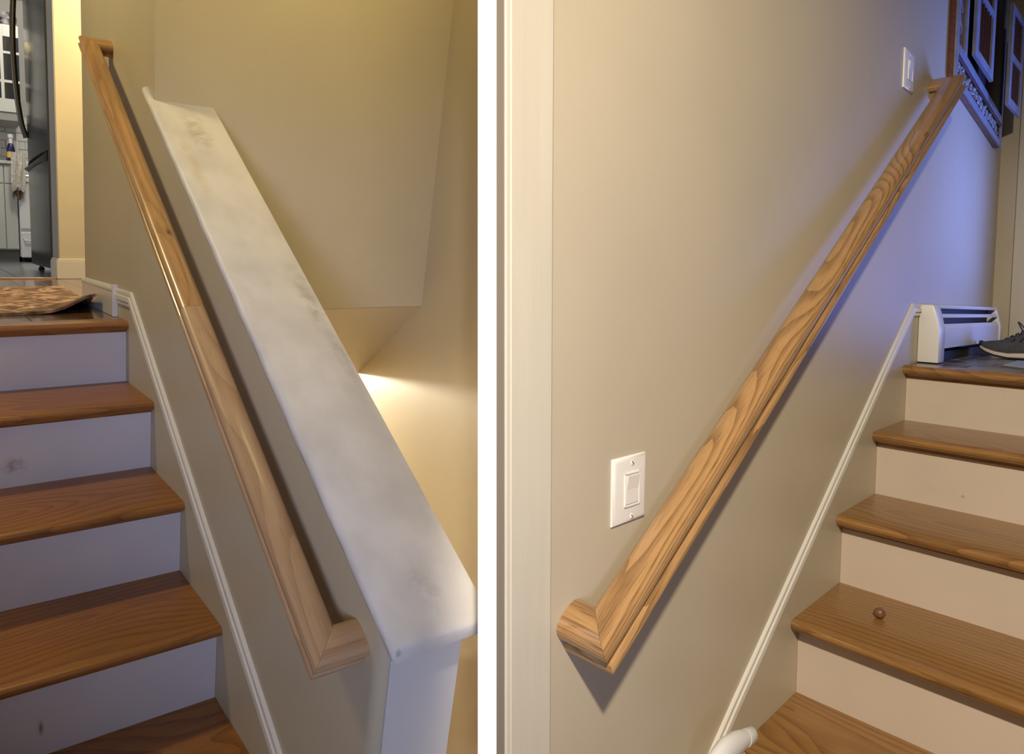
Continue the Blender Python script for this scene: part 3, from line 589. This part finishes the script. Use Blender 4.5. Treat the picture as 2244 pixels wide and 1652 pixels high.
G().box(0.4405, 1.3595, -0.012, -0.0005, F0 + .03, F0 + .175).build('back_plate', M_BLACK, ht, R)
G().prism(0, [(-0.052, F0 + .045), (-0.055, F0 + .045), (-0.055, F0 + .108), (-0.050, F0 + .122), (-0.046, F0 + .122), (-0.052, F0 + .107)], 0.4405, 1.3595).build('front_panel', M_HEAT, ht, R)
G().prism(0, [(-0.047, F0 + .142), (-0.049, F0 + .142), (-0.045, F0 + .154), (-0.043, F0 + .154)], 0.4405, 1.3595).build('louvre', M_HEAT, ht, R)
G().prism(0, [(-0.0005, F0 + .170), (-0.040, F0 + .170), (-0.042, F0 + .173), (-0.038, F0 + .182), (-0.0005, F0 + .182)], 0.4405, 1.3595).build('top_panel', M_HEAT, ht, R)
G().box(0.4405, 1.3595, -0.045, -0.012, F0 + .06, F0 + .10).build('heating_fin', M_BLACK, ht, R)
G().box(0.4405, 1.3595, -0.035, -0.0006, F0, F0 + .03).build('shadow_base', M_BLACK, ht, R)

# sneaker, toe towards the wall
sh = thing('sneaker', R(0.93, -0.20, 0.352), label='dark grey lace-up sneaker with cream sole beside the heater', category='shoe')
def shoe_ring(t, wdt, z0_, z1_, n=20, sq=2.6, flat=0.0):
    out = []
    for k in range(n):
        th_ = 2 * math.pi * k / n; cx, sx = math.cos(th_), math.sin(th_)
        x = math.copysign(abs(cx) ** (2 / sq), cx) * wdt; z = (z0_ + z1_) / 2 + math.copysign(abs(sx) ** (2 / sq), sx) * (z1_ - z0_) / 2
        out.append(Vector((0.93 + x, t, z)))
    return out
Z = 0.3515; b0 = -0.068
def B_(s): return b0 - s * 0.285
def spr(s): return 0.028 * max(0, (0.30 - s) / 0.30) ** 1.6
upper = [(0.005, .006, .016, .026), (0.02, .020, .014, .033), (0.06, .032, .012, .042), (0.13, .039, .011, .052), (0.22, .042, .011, .062), (0.32, .043, .011, .076), (0.42, .041, .012, .090), (0.50, .038, .013, .100), (0.56, .036, .013, .104), (0.66, .034, .014, .088), (0.78, .033, .015, .084), (0.90, .031, .016, .092), (0.97, .025, .017, .096), (0.995, .012, .02, .09)]
G().loft([shoe_ring(B_(s), w_, Z + z0_ + spr(s), Z + z1_ + spr(s) * .8) for s, w_, z0_, z1_ in upper]).build('upper', M_SHOE, sh, R, True)
sole = [(0.0, .010, .008, .018), (0.02, .026, .005, .018), (0.08, .038, .004, .018), (0.18, .044, .004, .020), (0.32, .046, .0035, .022), (0.5, .042, .004, .026), (0.7, .040, .0035, .030), (0.88, .038, .0035, .032), (0.97, .030, .005, .032), (1.0, .014, .010, .028)]
G().loft([shoe_ring(B_(s), w_, Z + z0_ + spr(s), Z + z1_ + spr(s), sq=4) for s, w_, z0_, z1_ in sole]).build('midsole', M_SOLE, sh, R, True)
G().loft([shoe_ring(B_(s), w_ * 1.01, Z + max(0, z0_ - .004) + spr(s) + .0004, Z + z0_ + .002 + spr(s), sq=4) for s, w_, z0_, z1_ in sole]).build('outsole', M_OUTSOLE, sh, R, True)
G().loft([shoe_ring(B_(s), w_, Z + z0_ + spr(s), Z + z1_ + spr(s), sq=2.2) for s, w_, z0_, z1_ in ((-.008, .006, .012, .028), (0.0, .018, .008, .032), (0.03, .026, .012, .036))]).build('toe_bumper', M_OUTSOLE, sh, R, True)
for i in range(5):
    s = 0.27 + 0.055 * i; zt = Z + .066 + .009 * i + .006
    G().tube([(0.93 - .026, B_(s), zt - .012), (0.93 - .012, B_(s) - .002, zt - .001), (0.93 + .012, B_(s + .02), zt + .001), (0.93 + .026, B_(s + .03), zt - .010)], .0026, 6).build('lace', M_SHOEDK, sh, R, True)
def arc(p, q, hgt, lean, n=11):
    p, q = Vector(p), Vector(q); return [p.lerp(q, i / n) + Vector((lean[0], lean[1], 0)) * math.sin(math.pi * i / n) + Vector((0, 0, hgt * math.sin(math.pi * i / n))) for i in range(n + 1)]
G().tube(arc((0.905, B_(.47), Z + .095), (0.92, B_(.50), Z + .098), .036, (-.01, .022)), .0024, 6).build('lace_loop', M_SHOEDK, sh, R, True)
G().tube(arc((0.93, B_(.50), Z + .100), (0.94, B_(.53), Z + .102), .034, (.005, -.004)), .0024, 6).build('lace_loop', M_SHOEDK, sh, R, True)
G().tube(arc((0.92, B_(.49), Z + .098), (0.885, B_(.66), Z + .020), .055, (-.012, -.02)), .002, 6).build('lace_end', M_SHOEDK, sh, R, True)
for s in (.36, .44, .52): G().tube([(0.93 - .0405, B_(s), Z + .055 + .02 * s), (0.93 - .0385, B_(s + .03), Z + .068 + .02 * s)], .0035, 6).build('eyestay_slit', M_OUTSOLE, sh, R, True)
# edge of a pale mat
mt = thing('floor_mat', R(0.62, -0.4, 0.3515), label='corner of a pale grey mat lying on the tiled landing', category='mat')
G().prism(2, [(0.490, -0.209), (0.775, -0.205), (0.775, -0.75), (0.40, -0.75), (0.42, -0.30)], 0.3550, 0.3572).build('mat_top', M_MAT, mt, R)
G().prism(2, [(0.487, -0.207), (0.778, -0.203), (0.778, -0.753), (0.397, -0.753), (0.417, -0.30)], 0.3512, 0.3549).build('mat_edge', M_MATEDGE, mt, R)

# ================================================================== wooden ball and spray bottle on the right flight
wb = G(); r_ = 0.0125
bmx = bmesh.new(); bmesh.ops.create_uvsphere(bmx, u_segments=20, v_segments=12, radius=r_)
wb._bm(bmx); bc0 = R(-0.398, -0.136, -0.183) + Vector((0, 0, r_ * 1.02))
wbo = wb.build('wooden_ball', M_BALL, room=lambda x, y, z: bc0 + Vector((x, y, z)), smooth=True, label='small brown wooden ball resting on a stair tread', category='ball')

sp = thing('spray_bottle', R(-0.985, -0.075, -0.55), label='white trigger spray bottle standing low beside the right stair wall', category='spray bottle', group='plastic bottles')
bx0, by0, hz = -1.025, -0.075, -0.5495
G().lathe([(.036, 0), (.040, .004), (.040, .14), (.036, .175), (.022, .215), (.014, .228), (.014, .242)], (bx0, by0, hz), n=24, sq=(1, .8)).build('bottle', M_PLASTIC_C, sp, R, True)
G().lathe([(.0165, .232), (.0175, .234), (.0175, .262), (.0155, .266)], (bx0, by0, hz), n=24).build('collar', M_PLASTIC_C, sp, R, True)
def sring(a, c, hw_, hh, n=18): return [Vector((a + 0.25 * math.sin(2 * math.pi * k / n) * hh, by0 + math.cos(2 * math.pi * k / n) * hw_, c + math.sin(2 * math.pi * k / n) * hh)) for k in range(n)]
G().loft([sring(-1.082, -.258, .004, .005), sring(-1.078, -.252, .011, .015), sring(-1.062, -.245, .0145, .022), sring(-1.030, -.240, .0160, .025), sring(-.992, -.242, .0155, .0225), sring(-.962, -.2465, .0135, .0175), sring(-.9455, -.2500, .0122, .0150)]).build('spray_head', M_PLASTIC_C, sp, R, True)
G().loft([sring(-.9445, -.2505, .0130, .0155), sring(-.920, -.2560, .0130, .0155), sring(-.917, -.2565, .0112, .0135)]).build('nozzle', M_PLASTIC_C, sp, R, True)
G().tube([(-.972, by0, -.262), (-.955, by0, -.275), (-.948, by0, -.292), (-.938, by0, -.330)], [.007, .007, .0065, .0045], 10).build('trigger', M_PLASTIC_C, sp, R, True)

# ================================================================== carved wooden shutter panel on the right wall
pn = thing('shutter_panel', R(0.95, 0, 1.2), label='carved dark wooden window panel with two open lattice shutters on the wall', category='wall hanging')
T0 = 0.0265; A0, A1 = 0.565, 1.372
def q2c(a, q): return 1.263 - 0.105 * (a - 0.57) + q
def slab(a0, a1, q0, q1, d0, d1, nm, m, par, bev=0.0015):
    poly = [(a0, q2c(a0, q0)), (a1, q2c(a1, q0)), (a1, q2c(a1, q1)), (a0, q2c(a0, q1))]
    return G().prism(1, poly, -d1, -d0, bev, 1).build(nm, m, par, R)
TOP = 0.78
fm = slab(A0, A1, 0.0, TOP, 0.0006, T0 - 0.009, 'backboard', M_FRAMEWOOD, pn)
# worn faces of the frame, daylight sheen in their colour, on darker wood
slab(A0, A0 + .028, 0.0, TOP, T0 - .009, T0, 'frame_stile', M_SHUTFACE, pn); slab(A1 - .02, A1, 0, TOP, T0 - .009, T0, 'frame_stile', M_SHUTFACE, pn)
slab(A0 + .028, A1 - .02, 0.0, 0.022, T0 - .009, T0, 'frame_rail', M_SHUTFACE, pn); slab(A0 + .028, A1 - .02, 0.088, 0.114, T0 - .009, T0 + .002, 'frame_rail', M_SHUTFACE, pn)
slab(A0 + .028, A1 - .02, 0.076, 0.087, T0 - .009, T0 - .002, 'bead', M_DARKWOOD, pn)
slab(A0 + .118, A0 + .145, 0.114, TOP, T0 - .009, T0, 'frame_stile', M_SHUTFACE, pn)
cvp = slab(A0 + .0285, A1 - .0205, 0.0225, 0.0755, T0 - .0105, T0 - .0075, 'carved_band', M_BLACKWOOD, pn)
for i in range(15):       # scrolls and leaves of the carved band
    a = A0 + .05 + .047 * i; cq = q2c(a, 0.049)
    pts = [(a + .019 * (1 - k / 13) * math.cos(k * .75 + i), -(T0 - .006), cq + .021 * (1 - k / 13) * math.sin(k * .75 + i)) for k in range(11)]
    G().tube(pts, .0036, 6).build('scroll', M_SHUTFACE, cvp, R, True)
    G().lathe([(.0005, 0), (.006, .001), (.007, .003), (.003, .006)], (a + .024, -(T0 - .0075), cq + (.014 if i % 2 else -.014)), (0, -1, 0), 8).build('leaf', M_SHUTFACE, cvp, R, True)
side = slab(A0 + .0285, A0 + .1175, 0.1145, TOP, T0 - .0105, T0 - .0075, 'side_panel', M_FRAMEWOOD, pn)
for i in range(9):
    cq = q2c(A0 + .07, 0.16 + .07 * i)
    G().tube([(A0 + .058 + .012 * math.sin(k * .8 + i), -(T0 - .006), cq + .008 * k) for k in range(8)], .0034, 6).build('scroll', M_SHUTFACE, side, R, True)
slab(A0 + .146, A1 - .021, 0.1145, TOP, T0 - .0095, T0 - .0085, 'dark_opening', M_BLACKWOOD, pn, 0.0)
def leaf(p0, p1, c0, c1s, hgt, nm):
    """a lattice shutter leaf standing between plan points p0 and p1 (a,b)"""
    P0, P1 = Vector((p0[0], p0[1], 0)), Vector((p1[0], p1[1], 0)); d = P1 - P0; nrm = Vector((-d.y, d.x, 0)).normalized() * 0.011
    if nrm.y > 0: nrm = -nrm
    def pt(x, z): return P0 + d * x + Vector((0, 0, c0 * (1 - x) + c1s * x + z))
    lf_ = None
    def bar(x0, x1, z0_, z1_, nm_, m, par, off=0.0, th_=1.0):
        ring = lambda o: [pt(x0, z0_) + o, pt(x1, z0_) + o, pt(x1, z1_) + o, pt(x0, z1_) + o]
        return G().loft([ring(nrm * off), ring(nrm * (off + th_))]).build(nm_, m, par, R)
    lf_ = bar(0.0, 0.16, 0, hgt, nm, M_SHUTFACE, pn)
    bar(0.86, 1.0, 0, hgt, 'leaf_stile', M_SHUTFACE, lf_)
    for z in (0.0, hgt * .46, hgt - .026): bar(0.16, 0.86, z, z + (.026 if z else .03), 'leaf_rail', M_SHUTFACE, lf_)
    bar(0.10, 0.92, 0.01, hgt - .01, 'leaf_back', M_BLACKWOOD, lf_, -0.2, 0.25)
    for z0_, z1_ in ((.03, hgt * .46), (hgt * .46 + .026, hgt - .026)):
        for i in range(5):
            x = 0.24 + 0.13 * i
            G().tube([pt(x, z0_) + nrm * .5, pt(x, z1_) + nrm * .5], .0048, 8).build('baluster', M_DARKWOOD, lf_, R, True)
    return lf_
leaf((0.745, -0.032), (0.950, -0.050), 1.378, 1.334, 0.44, 'shutter_leaf')
leaf((1.085, -0.078), (1.345, -0.078), 1.2805, 1.2835, 0.36, 'shutter_leaf')
